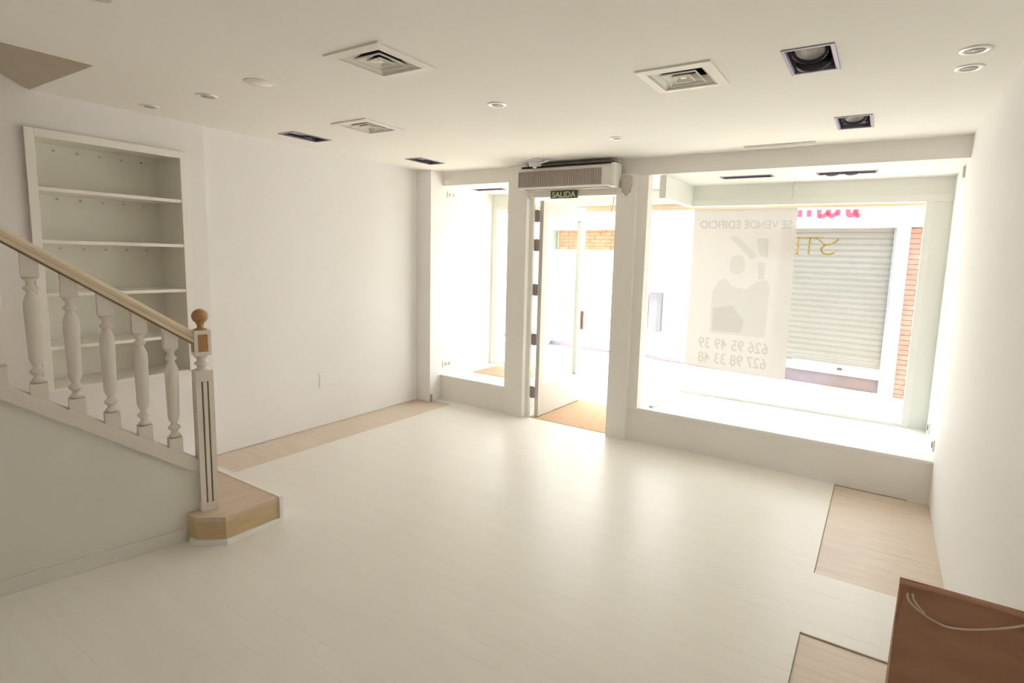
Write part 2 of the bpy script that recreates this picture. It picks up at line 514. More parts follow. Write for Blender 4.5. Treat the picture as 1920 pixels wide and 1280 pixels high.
# ------------------------------------------------------------------ setting: floor laid in narrow planks
floor = boxes('floor', M_SUB, [(-4.95, 0.75, 0.20, YF + 0.05, -0.08, -0.014)], kind='structure')
boxes('rear_boards', M_FLOOR, [(-4.95, 0.75, YB, 0.20, -0.08, 0.0)], floor, kind='structure')
boxes('passage_slab', M_PAVE, [(-4.95, 0.75, YF + 0.05, 5.60, -0.08, -0.012)], floor, kind='structure')
raw = [(XL - 0.03, -3.935, 2.12, 4.45), (-0.175, XR + 0.03, 3.19, 4.56), (-0.175, XR + 0.03, 0.2, 2.575)]
ROW = 0.095
y = 0.20
ri = 0
while y < YF:
    y1 = min(y + ROW, YF + 0.03)
    cuts = {-4.42, 0.43}
    x = -4.42 + (ri * 0.53) % 1.45
    while x < 0.43:
        if x > -4.3 and x < 0.3:
            cuts.add(x)
        x += 1.45
    cy = (y + y1) / 2
    rr = [r for r in raw if r[2] < cy < r[3]]
    for r in rr:
        cuts = {c for c in cuts if min(abs(c - r[0]), abs(c - r[1])) > 0.14 or c in (-4.42, 0.43)}
        for e in r[:2]:
            if -4.40 < e < 0.42:
                cuts.add(e)
    cs = sorted(cuts)
    for a, b in zip(cs, cs[1:]):
        mid = (a + b) / 2
        if y1 < 1.3 and b < -3.4:
            continue
        israw = any(r[0] < mid < r[1] for r in rr)
        top = -0.0035 if israw else 0.0
        g = 0.00012
        ga = 0.003 if (not israw and any(abs(b - r[0]) < 1e-6 for r in rr)) else g
        t = random.uniform(-0.00012, 0.00012)
        bm = bmesh.new()
        box(bm, a + g, b - ga, y + g, y1 - g, -0.014, top)
        for v in bm.verts:
            if v.co.z > -0.01:
                v.co.z += t if v.co.y > cy else -t
        obj('plank', bm, M_RAW if israw else M_FLOOR, floor)
    y = y1
    ri += 1
M_JOINT = mat('joint_brown', (0.40, 0.33, 0.26), 0.8, 0.1, noise=0.05)
# hairline brown joints left where units were removed
boxes('cut_joint', M_JOINT, [(-0.177, -0.173, 2.2, 2.578, -0.013, 0.0012), (-0.178, 0.215, 2.572, 2.580, -0.013, 0.0012), (-0.178, 0.285, 4.556, 4.566, -0.013, 0.0012),
                              (-0.178, -0.173, 3.19, 4.56, -0.013, 0.0012)], floor, kind='structure')

# ------------------------------------------------------------------ entrance door, opened into the passage
d1 = boxes('door_1', M_TRIM, [(-3.035, -2.995, 4.595, 4.63, 0, 2.215), (-2.095, -2.085, 4.60, 4.66, 0, 2.215)], kind='structure', bevel=0.002)
leaf = bpy.data.objects.new('door_leaf', None)
COL.objects.link(leaf)
leaf.parent = d1
leaf.location = (-2.950, 4.64, 0)
leaf.rotation_euler = (0, 0, math.radians(-1.2))
LW = 0.87
# leaf modelled in its own frame: y 0..LW, x 0..0.045


def leaf_part(name, material, lst, bevel=0.0, **p):
    bm = bmesh.new()
    for b in lst:
        box(bm, *b, bevel=bevel)
    me = bpy.data.meshes.new(name)
    bm.to_mesh(me)
    bm.free()
    me.materials.append(material)
    o = bpy.data.objects.new(name, me)
    COL.objects.link(o)
    o.parent = leaf
    for k, v in p.items():
        o[k] = v
    return o


leaf_part('stile', M_DOOR, [(0, 0.045, 0, 0.085, 0.012, 2.195)], 0.003)
leaf_part('stile', M_DOOR, [(0, 0.045, LW - 0.105, LW, 0.012, 2.195)], 0.003)
leaf_part('rail', M_DOOR, [(0, 0.045, 0.085, LW - 0.105, 0.012, 0.335)], 0.003)
leaf_part('rail', M_DOOR, [(0, 0.045, 0.085, LW - 0.105, 2.045, 2.195)], 0.003)
leaf_part('glazing_bead', M_FRAME, [(0.0, 0.052, LW - 0.118, LW - 0.103, 0.345, 2.035)], 0.002)
leaf_part('glass_pane', M_GLASS, [(0.019, 0.025, 0.085, LW - 0.105, 0.335, 2.045)])
leaf_part('pull_handle', mat('reddish_handle', (0.42, 0.20, 0.16), 0.4, 0.4, noise=0.05), [(0.047, 0.075, LW - 0.035, LW - 0.012, 0.84, 1.05)], 0.006, label='reddish brown pull handle')
for hz in (2.045, 1.76, 1.315, 0.81, 0.262):
    bm = bmesh.new()
    box(bm, -3.000, -2.945, 4.622, 4.634, hz - 0.058, hz + 0.058, 0.002)
    lathe(bm, [(0.009, -0.062), (0.009, 0.062)], -2.972, 4.626, hz, 10)
    obj('hinge', bm, M_HINGE, d1, label='taupe metal hinge')

mt = tag(boxes('entrance_mat', M_COIR, [(-2.985, -2.10, 4.60, 5.52, -0.012, 0.004)], bevel=0.003), 'tan coir entrance mat filling the doorway floor beside the open door', 'mat')

# ------------------------------------------------------------------ street and the building opposite
street = boxes('street', M_PAVE, [(-16, 8, 5.60, 12.0, -0.25, -0.075)], kind='structure')
ys0 = 5.62
for j in range(8):
    for i in range(24):
        x0 = -7.6 + i * 0.40 + (0.2 if j % 2 else 0)
        yy0, yy1 = ys0 + j * 0.42, ys0 + j * 0.42 + 0.412
        if yy0 > 8.5 - 0.135 * (x0 - 0.3):
            continue
        yel = random.random() < 0.22
        boxes('paver', M_PAVEY if yel else M_PAVE, [(x0, x0 + 0.392, yy0, yy1, -0.10, -0.052 + random.uniform(-0.002, 0.002))], street)


def fac_shear(bm):
    for v in bm.verts:
        v.co.y += 8.42 - 0.135 * (v.co.x - 0.3)


def fbox(name, material, lst, parent=None, bevel=0.0, **p):
    """boxes measured from the opposite facade line: y is depth behind (+) or in front (-) of it"""
    bm = bmesh.new()
    for b in lst:
        box(bm, *b, bevel=bevel)
    fac_shear(bm)
    return obj(name, bm, material, parent, **p)


bld = thing('shop_building', 'white rendered shop building across the street with shutter and red lettered fascia', 'building')
fbox('facade_wall', M_FACADE, [(-14, -5.95, 0.12, 0.6, -0.1, 7.5), (-5.95, -3.95, 0.17, 0.6, -0.1, 2.6), (-5.95, -3.95, 0.09, 0.17, -0.1, 1.80), (-3.95, -3.42, 0.0, 0.6, -0.1, 2.6), (-3.42, -1.30, 0.1, 0.6, -0.1, 2.6), (-1.30, 0.09, 0.16, 0.6, 2.10, 2.6),
                               (0.09, 0.235, -0.05, 0.6, -0.1, 2.6), (0.235, 6.0, 0.08, 0.6, -0.1, 2.6), (-5.95, 6.0, 0.05, 0.6, 2.6, 7.5)], bld)
fas = fbox('fascia', M_FASCIA, [(-9.0, 2.5, -0.22, 0.16, 2.165, 2.85)], bld, 0.006)
fbox('facade_base_strip', M_STEPDK, [(-7.0, -1.30, -0.01, 0.12, -0.1, -0.015)], bld, label='dark base strip along the pavement')  # dark strip along the foot of the facade


# red letters on the fascia: only their feet show under this shop's lintel
def letter(strokes, r=0.028):
    bm = bmesh.new()
    for st in strokes:
        pts = curve_pts([(x, 0, z) for x, z in st], 6) if len(st) > 2 else [Vector((x, 0, z)) for x, z in st]
        # flat ribbon of width 2r and depth 0.03
        n = len(pts)
        L = []
        for i, p in enumerate(pts):
            t = (pts[min(i + 1, n - 1)] - pts[max(i - 1, 0)]).normalized()
            nn = Vector((-t.z, 0, t.x)) * r
            L.append([bm.verts.new((q.x, yy, q.z)) for q in (p + nn, p - nn) for yy in (-0.25, -0.215)])
        for a, b in zip(L, L[1:]):
            for i0, i1 in ((0, 1), (1, 3), (3, 2), (2, 0)):
                bm.faces.new((a[i0], a[i1], b[i1], b[i0]))
        bm.faces.new((L[0][0], L[0][2], L[0][3], L[0][1]))
        bm.faces.new((L[-1][0], L[-1][1], L[-1][3], L[-1][2]))
    bmesh.ops.recalc_face_normals(bm, faces=bm.faces)
    fac_shear(bm)
    return bm


for st in ([[(-1.067, 2.60), (-1.067, 2.30)]],
           [[(-0.951, 2.60), (-0.951, 2.30)]],
           [[(-0.825, 2.60), (-0.825, 2.33), (-0.80, 2.305), (-0.76, 2.315), (-0.712, 2.36)], [(-0.712, 2.60), (-0.712, 2.31)],
            [(-0.712, 2.33), (-0.68, 2.305), (-0.64, 2.32), (-0.597, 2.36)], [(-0.597, 2.60), (-0.597, 2.31)]],
           [[(-0.480, 2.60), (-0.480, 2.35), (-0.455, 2.31), (-0.42, 2.32), (-0.385, 2.37)], [(-0.385, 2.60), (-0.385, 2.33), (-0.365, 2.308), (-0.335, 2.305)]]):
    obj('sign_letter', letter(st), M_RED, fas, label='red sign letter')
bm = bmesh.new()
prism(bm, [(-6.80 + 0.09 * math.cos(a * math.pi / 8), 2.42 + 0.07 * math.sin(a * math.pi / 8)) for a in range(16)], -0.26, -0.22, 'y')
fac_shear(bm)
obj('round_sign', bm, M_PINK, fas, label='pink round sign')

# roller shutter with its slats
sh = fbox('roller_shutter', M_SHUT, [(-1.32, 0.075, 0.105, 0.14, 0.0, 2.17)], bld, label='grey roller shutter')
nsl = 24
zs0, zs1 = 0.265, 2.165
hs = (zs1 - zs0) / nsl
for i in range(nsl):
    z0 = zs0 + i * hs
    bm = bmesh.new()
    prof = [(0.105, z0 + 0.0005), (0.078, z0 + 0.0005), (0.072, z0 + 0.006), (0.090, z0 + 0.022), (0.088, z0 + hs * 0.6), (0.086, z0 + hs - 0.0005), (0.105, z0 + hs - 0.0005)]
    prism(bm, prof, -1.30, 0.062, 'x')
    fac_shear(bm)
    obj('slat', bm, M_SHUT, sh)
fbox('bottom_bar', M_SHUTBAR, [(-1.30, 0.062, 0.05, 0.105, 0.135, 0.265)], sh, 0.004, label='pale blue bottom bar')
fbox('lock', M_DARK, [(-0.445, -0.385, 0.035, 0.05, 0.205, 0.235)], sh, 0.002, label='dark lock')
for gx in (-1.33, 0.062):
    fbox('guide_rail', M_SHUTBAR, [(gx, gx + 0.03, 0.02, 0.12, -0.05, 2.165)], sh, 0.002)
fbox('door_sill', M_STEPDK, [(-1.30, 0.062, 0.09, 0.16, -0.06, 0.135)], bld, label='dark sill under the shutter')


def brickwork(name, x0, x1, z0, z1, depth, bw, bh, material, parent):
    bm = bmesh.new()
    z, k = z0, 0
    while z < z1 - 0.01:
        x = x0 - (bw / 2 if k % 2 else 0)
        while x < x1:
            a, b = max(x, x0) + 0.004, min(x + bw, x1) - 0.004
            if b - a > 0.02:
                box(bm, a, b, depth - random.uniform(0.010, 0.018), depth + 0.03, z + 0.004, min(z + bh, z1) - 0.004)
            x += bw
        z += bh
        k += 1
    fac_shear(bm)
    o = obj(name, bm, material, parent)
    o['kind'] = 'stuff'
    return o


pier = fbox('brick_pier', M_MORTAR, [(0.235, 0.62, 0.0, 0.09, -0.06, 2.16)], bld, label='red brick pier')
brickwork('bricks', 0.235, 0.62, -0.06, 2.16, 0.0, 0.24, 0.065, M_BRICK, pier)
op = fbox('brick_panel', M_MORTAR, [(-5.45, -3.97, 0.10, 0.17, 1.80, 2.17)], bld, label='orange brick wall panel')  # white wall below this stands in for the brick's sunlit, blown-out part
brickwork('bricks', -5.45, -3.97, 1.80, 2.17, 0.10, 0.24, 0.065, M_BRICKO, op)
fbox('red_post', M_RED, [(-4.06, -3.99, 0.02, 0.10, 1.85, 2.165)], bld, 0.003, label='short red post')
fbox('pillar', M_GREENPIL, [(-5.88, -5.52, -0.06, 0.14, -0.06, 2.165)], bld, 0.01, label='grey green pillar')
sw = fbox('shop_window', M_SHOPWIN, [(-3.38, -3.02, 0.06, 0.10, 0.40, 2.10)], bld, label='dim grey shop window')
fbox('grey_cabinet', M_GREYBOX, [(-3.385, -3.155, -0.02, 0.06, 0.43, 1.10)], bld, 0.01, label='dark grey wall box')
for z_ in (2.05, 0.40):
    fbox('window_bar', M_FASCIA, [(-3.40, -2.60, 0.03, 0.10, z_, z_ + 0.05)], bld, 0.003)

# ------------------------------------------------------------------ for-sale banner and gold lettering on the right glass
ban = thing('sale_banner', 'large translucent for-sale banner hung inside the right display window', 'banner', (-1.17, 5.43, 2.155))
bm = bmesh.new()
nx, nz = 14, 20
V = []
for j in range(nz + 1):
    row = []
    for i in range(nx + 1):
        u, w = i / nx, j / nz
        x = -1.648 + u * (0.935 + 0.012 * (1 - w))
        z = 0.615 - 0.045 * u + w * (2.158 - 0.615 + 0.045 * u)
        row.append(bm.verts.new((x, 5.434 + 0.004 * math.sin(u * 9) * (1 - w), z)))
    V.append(row)
for j in range(nz):
    for i in range(nx):
        bm.faces.new((V[j][i], V[j][i + 1], V[j + 1][i + 1], V[j + 1][i]))
obj('banner_sheet', bm, M_PAPER, ban)


def text(name, s, size, width, x, y, z, material, parent, flip=True, extr=0.0005, label=None):
    """x is the reading start; flip turns the words to face the street"""
    cu = bpy.data.curves.new(name, 'FONT')
    cu.body = s
    cu.size = size
    cu.extrude = extr
    cu.offset = 0.012 * size
    cu.materials.append(material)
    o = bpy.data.objects.new(name, cu)
    COL.objects.link(o)
    bpy.context.view_layer.update()
    w = o.dimensions.x
    o.scale = (width / w, 1, 1)
    o.rotation_euler = (math.pi / 2, 0, math.pi if flip else 0)
    px, py, pz = (parent.location if parent else (0, 0, 0))
    o.location = (x - px, y - py, z - pz)
    bpy.context.view_layer.update()
    me = bpy.data.meshes.new_from_object(o.evaluated_get(bpy.context.evaluated_depsgraph_get()))
    me.transform(Matrix.LocRotScale(o.location, o.rotation_euler, o.scale))
    bpy.data.objects.remove(o)
    bpy.data.curves.remove(cu)
    o = bpy.data.objects.new(name, me)
    COL.objects.link(o)
    if parent:
        o.parent = parent
    if label:
        o['label'] = label
    return o


text('headline', 'SE VENDE EDIFICIO', 0.105, 0.83, -0.745, 5.424, 1.972, M_PRINT, ban)
text('phone_number', '626 95 49 39', 0.150, 0.655, -0.862, 5.424, 0.80, M_PRINT, ban)
text('phone_number', '627 98 33 48', 0.150, 0.645, -0.868, 5.424, 0.655, M_PRINT, ban)


def flat(name, pts, y, material, parent):
    bm = bmesh.new()
    prism(bm, pts, y, y + 0.0006, 'y')
    return obj(name, bm, material, parent)


flat('printed_photo', [(-1.422, 0.955), (-0.905, 0.955), (-0.895, 1.44), (-0.93, 1.50), (-1.03, 1.47), (-1.10, 1.40), (-1.24, 1.42), (-1.30, 1.50), (-1.36, 1.47), (-1.42, 1.36)], 5.4245, M_PRINT2, ban)
flat('printed_roof', [(-1.30, 1.90), (-1.22, 1.90), (-1.02, 1.72), (-1.08, 1.68)], 5.4243, M_PRINT3, ban)
flat('printed_tower', [(-1.04, 1.88), (-0.94, 1.88), (-0.93, 1.70), (-1.01, 1.72)], 5.4243, M_PRINT2, ban)
flat('printed_dome', [(-1.20 + 0.075 * math.cos(a * math.pi / 9), 1.63 + 0.095 * math.sin(a * math.pi / 9)) for a in range(18)], 5.4243, M_PRINT3, ban)
flat('printed_window', [(-1.02, 1.66), (-0.95, 1.66), (-0.95, 1.50), (-1.0, 1.50)], 5.4243, M_PRINT3, ban)
flat('printed_shade', [(-1.40, 1.20), (-1.22, 1.24), (-1.10, 1.10), (-1.12, 0.98), (-1.40, 0.98)], 5.4241, M_PRINT3, ban)


def ribbon(bm, pts, r, y0, y1):
    n = len(pts)
    L = []
    for i, p in enumerate(pts):
        t = (pts[min(i + 1, n - 1)] - pts[max(i - 1, 0)]).normalized()
        nn = Vector((-t.z, 0, t.x)) * r
        L.append([bm.verts.new((q.x, yy, q.z)) for q in (p + nn, p - nn) for yy in (y0, y1)])
    for a, b in zip(L, L[1:]):
        for i0, i1 in ((0, 1), (1, 3), (3, 2), (2, 0)):
            bm.faces.new((a[i0], a[i1], b[i1], b[i0]))
    bm.faces.new((L[0][0], L[0][2], L[0][3], L[0][1]))
    bm.faces.new((L[-1][0], L[-1][1], L[-1][3], L[-1][2]))


lt = thing('window_lettering', 'gold shop lettering STELLA reversed on the right display glass', 'lettering', (-0.7, 5.478, 1.745))
zb_, zt_ = 1.745, 1.897
glyph = {
    'S': [[(0.015, 0.98), (0.0, 0.85), (0.045, 0.62), (0.10, 0.52), (0.125, 0.30), (0.10, 0.06), (0.05, 0.02), (0.015, 0.16)], [(0.10, 0.54), (0.13, 0.75), (0.18, 0.97)]],
    'T': [[(-0.08, 0.97), (0.09, 0.97)], [(0.03, 0.97), (0.035, 0.0)]],
    'E': [[(0.0, 0.97), (0.10, 0.97)], [(0.03, 0.97), (0.03, 0.0)], [(0.03, 0.52), (0.095, 0.52)], [(0.03, 0.02), (0.105, 0.02)]],
    'L': [[(0.02, 0.98), (0.02, 0.02)], [(0.02, 0.02), (0.09, 0.02)]],
    'A': [[(0.0, 0.0), (0.06, 0.99)], [(0.06, 0.99), (0.12, 0.0)], [(0.025, 0.35), (0.095, 0.35)]],
}
xl = -0.375
for ch, adv in (('S', 0.19), ('T', 0.095), ('E', 0.125), ('L', 0.11), ('L', 0.11), ('A', 0.13)):
    bm = bmesh.new()
    for st in glyph[ch]:
        p = [(xl - a, 0, zb_ + h * (zt_ - zb_)) for a, h in st]
        p = curve_pts(p, 6) if len(p) > 2 else [Vector(q) for q in p]
        thick = 0.0085 if (len(st) == 2 and abs(st[0][0] - st[1][0]) < 0.02) or len(st) > 4 else 0.005
        ribbon(bm, p, thick, 5.4765, 5.4785)
    bmesh.ops.recalc_face_normals(bm, faces=bm.faces)
    obj('letter', bm, M_GOLD, lt)
    xl -= adv

tag(boxes('orange_board', M_ORANGE, [(-3.98, -3.30, 4.90, 5.40, 0.286, 0.292)], bevel=0.001), 'orange board lying flat on the left display platform by its glass', 'board')

# ------------------------------------------------------------------ staircase along the left wall
nw = Vector((-3.18, 1.545, 0))
dd = Vector((-0.218146, -0.975916, 0))
nn = Vector((0.975916, -0.218146, 0))


def sp(t, off, z):
    p = nw + dd * t + nn * off
    return (p.x, p.y, z)


st = thing('staircase', 'cream painted staircase with turned balusters rising along the left wall', 'staircase')


def stair_prism(name, poly, o0, o1, material, bevel=0.0, **p):
    """polygon in (t, z) extruded across the stair plane"""
    bm = bmesh.new()
    a = [bm.verts.new(sp(t, o0, z)) for t, z in poly]
    b = [bm.verts.new(sp(t, o1, z)) for t, z in poly]
    n = len(poly)
    fs = [bm.faces.new(a), bm.faces.new(b[::-1])]
    for i in range(n):
        fs.append(bm.faces.new((a[i], b[i], b[(i + 1) % n], a[(i + 1) % n])))
    bmesh.ops.recalc_face_normals(bm, faces=fs)
    if bevel:
        bmesh.ops.bevel(bm, geom=list({e for f in fs for e in f.edges}), offset=bevel, segments=2, affect='EDGES', profile=0.7)
    return obj(name, bm, material, st, **p)


TE = 2.0
stair_prism('side_panel', [(0.03, 0.0), (TE, 0.0), (TE, 0.36 + 0.735 * TE), (0.03, 0.37)], -0.04, 0.0, M_STAIRW, label='plain painted side panel')
stair_prism('stringer', [(0.0, 0.345), (TE, 0.345 + 0.735 * TE), (TE, 0.432 + 0.72 * TE), (0.0, 0.432)], -0.05, 0.022, M_STAIRP, 0.006)
stair_prism('skirting_board', [(0.12, 0.0), (TE, 0.0), (TE, 0.075), (0.12, 0.075)], 0.0, 0.012, M_STAIRW, 0.003)
# handrail: a moulded section swept up the slope
sec = [(-0.036, 0.0), (0.036, 0.0), (0.036, 0.012), (0.030, 0.018), (0.034, 0.030), (0.034, 0.044), (0.022, 0.058), (0.0, 0.063), (-0.022, 0.058), (-0.034, 0.044), (-0.034, 0.030), (-0.030, 0.018), (-0.036, 0.012)]
bm = bmesh.new()
rings = []
for t in (0.0, 0.06, 0.14, TE):
    zb = 1.092 + 0.735 * t + (0.006 if t < 0.05 else 0)
    rings.append([bm.verts.new(sp(t, o, zb + h * 1.05)) for o, h in sec])
fs = []
for a, b in zip(rings, rings[1:]):
    for i in range(len(sec)):
        fs.append(bm.faces.new((a[i], a[(i + 1) % len(sec)], b[(i + 1) % len(sec)], b[i])))
fs.append(bm.faces.new(rings[0]))
fs.append(bm.faces.new(rings[-1]))
bmesh.ops.recalc_face_normals(bm, faces=fs)
obj('handrail', bm, M_RAIL, st, label='natural wood handrail')
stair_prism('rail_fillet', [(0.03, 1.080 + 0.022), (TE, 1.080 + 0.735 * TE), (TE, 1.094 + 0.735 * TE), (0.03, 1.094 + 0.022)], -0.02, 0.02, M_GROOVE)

# balusters
bal_prof = [(0.010, 0.070), (0.030, 0.078), (0.020, 0.094), (0.013, 0.104), (0.018, 0.110), (0.029, 0.122), (0.029, 0.130), (0.017, 0.142), (0.014, 0.152), (0.022, 0.166),
            (0.0275, 0.185), (0.0285, 0.25), (0.0305, 0.34), (0.032, 0.42), (0.031, 0.45), (0.022, 0.478), (0.016, 0.492), (0.021, 0.500), (0.028, 0.507), (0.028, 0.514), (0.017, 0.524), (0.016, 0.540), (0.026, 0.552), (0.031, 0.560), (0.010, 0.566)]
for k in range(9):
    yk = 1.406 - 0.1285 * k
    t = (1.545 - yk) / 0.975916
    zb = 0.432 + 0.72 * t
    zt = 1.10 + 0.735 * t
    H = zt - zb
    bm = bmesh.new()
    c = sp(t, -0.012, 0)
    hw = 0.031
    # square blocks turned to the stair plane
    for za, zc in ((zb - 0.05, zb + 0.072), (zb + 0.563 * H / 0.67, zt + 0.02)):
        vs = [bm.verts.new(sp(t + a, -0.012 + b, z)) for z in (za, zc) for a, b in ((-hw, -hw), (hw, -hw), (hw, hw), (-hw, hw))]
        for f in ((3, 2, 1, 0), (4, 5, 6, 7), (0, 1, 5, 4), (1, 2, 6, 5), (2, 3, 7, 6), (3, 0, 4, 7)):
            bm.faces.new([vs[i] for i in f])
    lathe(bm, [(r, z * H / 0.67) for r, z in bal_prof], c[0], c[1], zb, 18)
    obj('baluster', bm, M_STAIRP, st)

# newel post: fluted square shaft, turned neck, block with wood inlay, ball finial
hw = 0.043
nwp = bpy.data.objects.new('newel_post', None)
COL.objects.link(nwp)
nwp.parent = st


def npart(name, bm, material, **p):
    return obj(name, bm, material, nwp, **p)


def sq(bm, h, z0, z1, grooves=False, bevel=0.0, depth=0.010):
    if grooves:
        side = []
        for cx_ in (-0.0135, 0.0135):
            side += [(cx_ - 0.0045, h), (cx_ - 0.0045, h - depth), (cx_ + 0.0045, h - depth), (cx_ + 0.0045, h)]
        ring = []
        for q in range(4):
            ang = -q * math.pi / 2
            for a, b in [(-h, h)] + side:
                ring.append((a * math.cos(ang) - b * math.sin(ang), a * math.sin(ang) + b * math.cos(ang)))
    else:
        ring = [(-h, -h), (h, -h), (h, h), (-h, h)]
    lo = [bm.verts.new(sp(a, b, z0)) for a, b in ring]
    hi = [bm.verts.new(sp(a, b, z1)) for a, b in ring]
    n = len(ring)
    fs = [bm.faces.new(lo), bm.faces.new(hi)]
    for i in range(n):
        fs.append(bm.faces.new((lo[i], lo[(i + 1) % n], hi[(i + 1) % n], hi[i])))
    bmesh.ops.recalc_face_normals(bm, faces=fs)
    if bevel:
        bmesh.ops.bevel(bm, geom=list({e for f in fs for e in f.edges}), offset=bevel, segments=2, affect='EDGES', profile=0.7)


bm = bmesh.new()
sq(bm, hw + 0.002, 0.15, 0.205, bevel=0.003)
sq(bm, hw, 0.205, 0.905, grooves=True)
sq(bm, hw, 0.905, 0.965, bevel=0.003)
lathe(bm, [(0.040, 0.962), (0.036, 0.972), (0.026, 0.978), (0.024, 0.990), (0.036, 0.998), (0.038, 1.006), (0.028, 1.014), (0.024, 1.022), (0.030, 1.036), (0.040, 1.046), (0.040, 1.052)], nw.x, nw.y, 0, 20)
sq(bm, hw - 0.002, 1.05, 1.190, bevel=0.004)
npart('shaft', bm, M_STAIRP)
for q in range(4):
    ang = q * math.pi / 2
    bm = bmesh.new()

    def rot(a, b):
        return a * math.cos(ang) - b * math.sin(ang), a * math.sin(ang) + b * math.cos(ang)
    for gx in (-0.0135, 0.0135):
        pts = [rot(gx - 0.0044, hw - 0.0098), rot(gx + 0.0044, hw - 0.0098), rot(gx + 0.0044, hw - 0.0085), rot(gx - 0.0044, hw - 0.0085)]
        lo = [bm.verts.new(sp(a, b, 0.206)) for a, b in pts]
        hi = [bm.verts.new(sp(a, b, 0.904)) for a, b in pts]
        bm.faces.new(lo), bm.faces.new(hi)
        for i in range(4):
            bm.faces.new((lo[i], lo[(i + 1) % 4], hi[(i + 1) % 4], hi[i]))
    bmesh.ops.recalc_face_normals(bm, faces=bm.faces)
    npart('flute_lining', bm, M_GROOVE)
    if q in (0, 1, 3):
        bm = bmesh.new()
        pts = [rot(-0.023, hw - 0.004), rot(0.023, hw - 0.004), rot(0.023, hw + 0.001), rot(-0.023, hw + 0.001)]
        lo = [bm.verts.new(sp(a, b, 1.072)) for a, b in pts]
        hi = [bm.verts.new(sp(a, b, 1.168)) for a, b in pts]
        bm.faces.new(lo), bm.faces.new(hi)
        for i in range(4):
            bm.faces.new((lo[i], lo[(i + 1) % 4], hi[(i + 1) % 4], hi[i]))
        bmesh.ops.recalc_face_normals(bm, faces=bm.faces)
        npart('wood_inlay', bm, M_FINIAL, label='brown wood inlay')
bm = bmesh.new()
fp_ = [(0.030, 1.188), (0.030, 1.196), (0.018, 1.199), (0.015, 1.212), (0.020, 1.222)]
for i in range(11):
    a = -0.32 * math.pi + i * (0.82 * math.pi) / 10
    fp_.append((max(0.0006, 0.041 * math.cos(a)), 1.265 + 0.041 * math.sin(a)))
lathe(bm, fp_, nw.x, nw.y, 0, 24)
npart('ball_finial', bm, M_FINIAL, label='brown turned ball finial')

# bottom step, curtailed around the newel
poly = [(-4.36, 1.44), (-3.235, 1.44), (-3.11, 1.440), (-2.985, 1.537), (-2.985, 1.845), (-4.36, 1.845)]


def grow(poly, d):
    out = []
    for x, y in poly:
        out.append((x + (d if x > -3.1 else (0.4 * d if x > -3.2 else 0)), y + (d if y > 1.7 else (-d if y < 1.5 else (-0.4 * d if y < 1.6 else 0)))))
    return out


bm = bmesh.new()
prism(bm, poly, 0.0, 0.132)
obj('step_riser', bm, M_OAK, st, label='ochre wood side of the bottom step')
bm = bmesh.new()
prism(bm, grow(poly, 0.003), 0.132, 0.160, bevel=0.002)
obj('step_tread', bm, M_TREAD, st, label='pinkish beech tread of the bottom step')
bm = bmesh.new()
prism(bm, grow([(-3.17, 1.44), (-3.11, 1.440), (-2.985, 1.537), (-2.985, 1.845), (-3.17, 1.845)], 0.012), 0.0, 0.030, bevel=0.003)
obj('kick_strip', bm, M_TRIM, st, label='white kick strip')
boxes('front_riser', M_TRIM, [(-4.36, -2.972, 1.848, 1.872, 0, 0.163)], st, bevel=0.003, label='white front riser board')
for i in range(2, 9):
    y1 = 1.845 - 0.24 * (i - 1)
    y0 = y1 - 0.27
    zt = 0.165 * i

    def xe(y):
        return nw.x + dd.x * (nw.y - y) / 0.975916 - 0.05 / 0.975916
    bm = bmesh.new()
    prism(bm, [(-4.36, y0), (xe(y0), y0), (xe(y1 + 0.0), y1), (-4.36, y1)], zt - 0.03, zt, bevel=0.002)
    obj('step_tread', bm, M_TREAD, st)
    bm = bmesh.new()
    prism(bm, [(-4.36, y1 - 0.045), (xe(y1 - 0.045), y1 - 0.045), (xe(y1 - 0.025), y1 - 0.025), (-4.36, y1 - 0.025)], zt - 0.165, zt - 0.03)
    obj('step_riser', bm, M_STAIRP, st)

# ------------------------------------------------------------------ built-in bookcase
bc = thing('bookcase', 'white built-in bookcase with open shelves recessed in the wall above the stairs', 'bookcase', (-4.36, 1.63, 0.715))
xf = XLB + 0.028
boxes('back_panel', M_BOOK, [(bk_x, bk_x + 0.012, bk_y0, bk_y1, bk_z0, bk_z1)], bc)
for y0, y1 in ((bk_y0, bk_y0 + 0.03), (bk_y1 - 0.03, bk_y1)):
    boxes('side_panel', M_BOOK, [(bk_x, xf - 0.01, y0, y1, bk_z0, bk_z1)], bc)
for y0, y1 in ((bk_y0 - 0.012, bk_y0 + 0.034), (bk_y1 - 0.034, bk_y1 + 0.012)):
    boxes('face_stile', M_TRIM, [(xf - 0.012, xf, y0, y1, bk_z0 - 0.0, bk_z1 + 0.01)], bc, bevel=0.003)
boxes('top_board', M_BOOK, [(bk_x, xf - 0.012, bk_y0, bk_y1, 2.272, bk_z1)], bc)
boxes('face_rail', M_TRIM, [(xf - 0.012, xf, bk_y0 + 0.034, bk_y1 - 0.034, 2.262, bk_z1 + 0.01)], bc, bevel=0.003)
for zz in (1.972, 1.656, 1.332, 0.998, 0.732):
    boxes('shelf', M_TRIM, [(bk_x + 0.012, xf - 0.006, bk_y0 + 0.03, bk_y1 - 0.03, zz - 0.022, zz)], bc, bevel=0.003)
pin = None
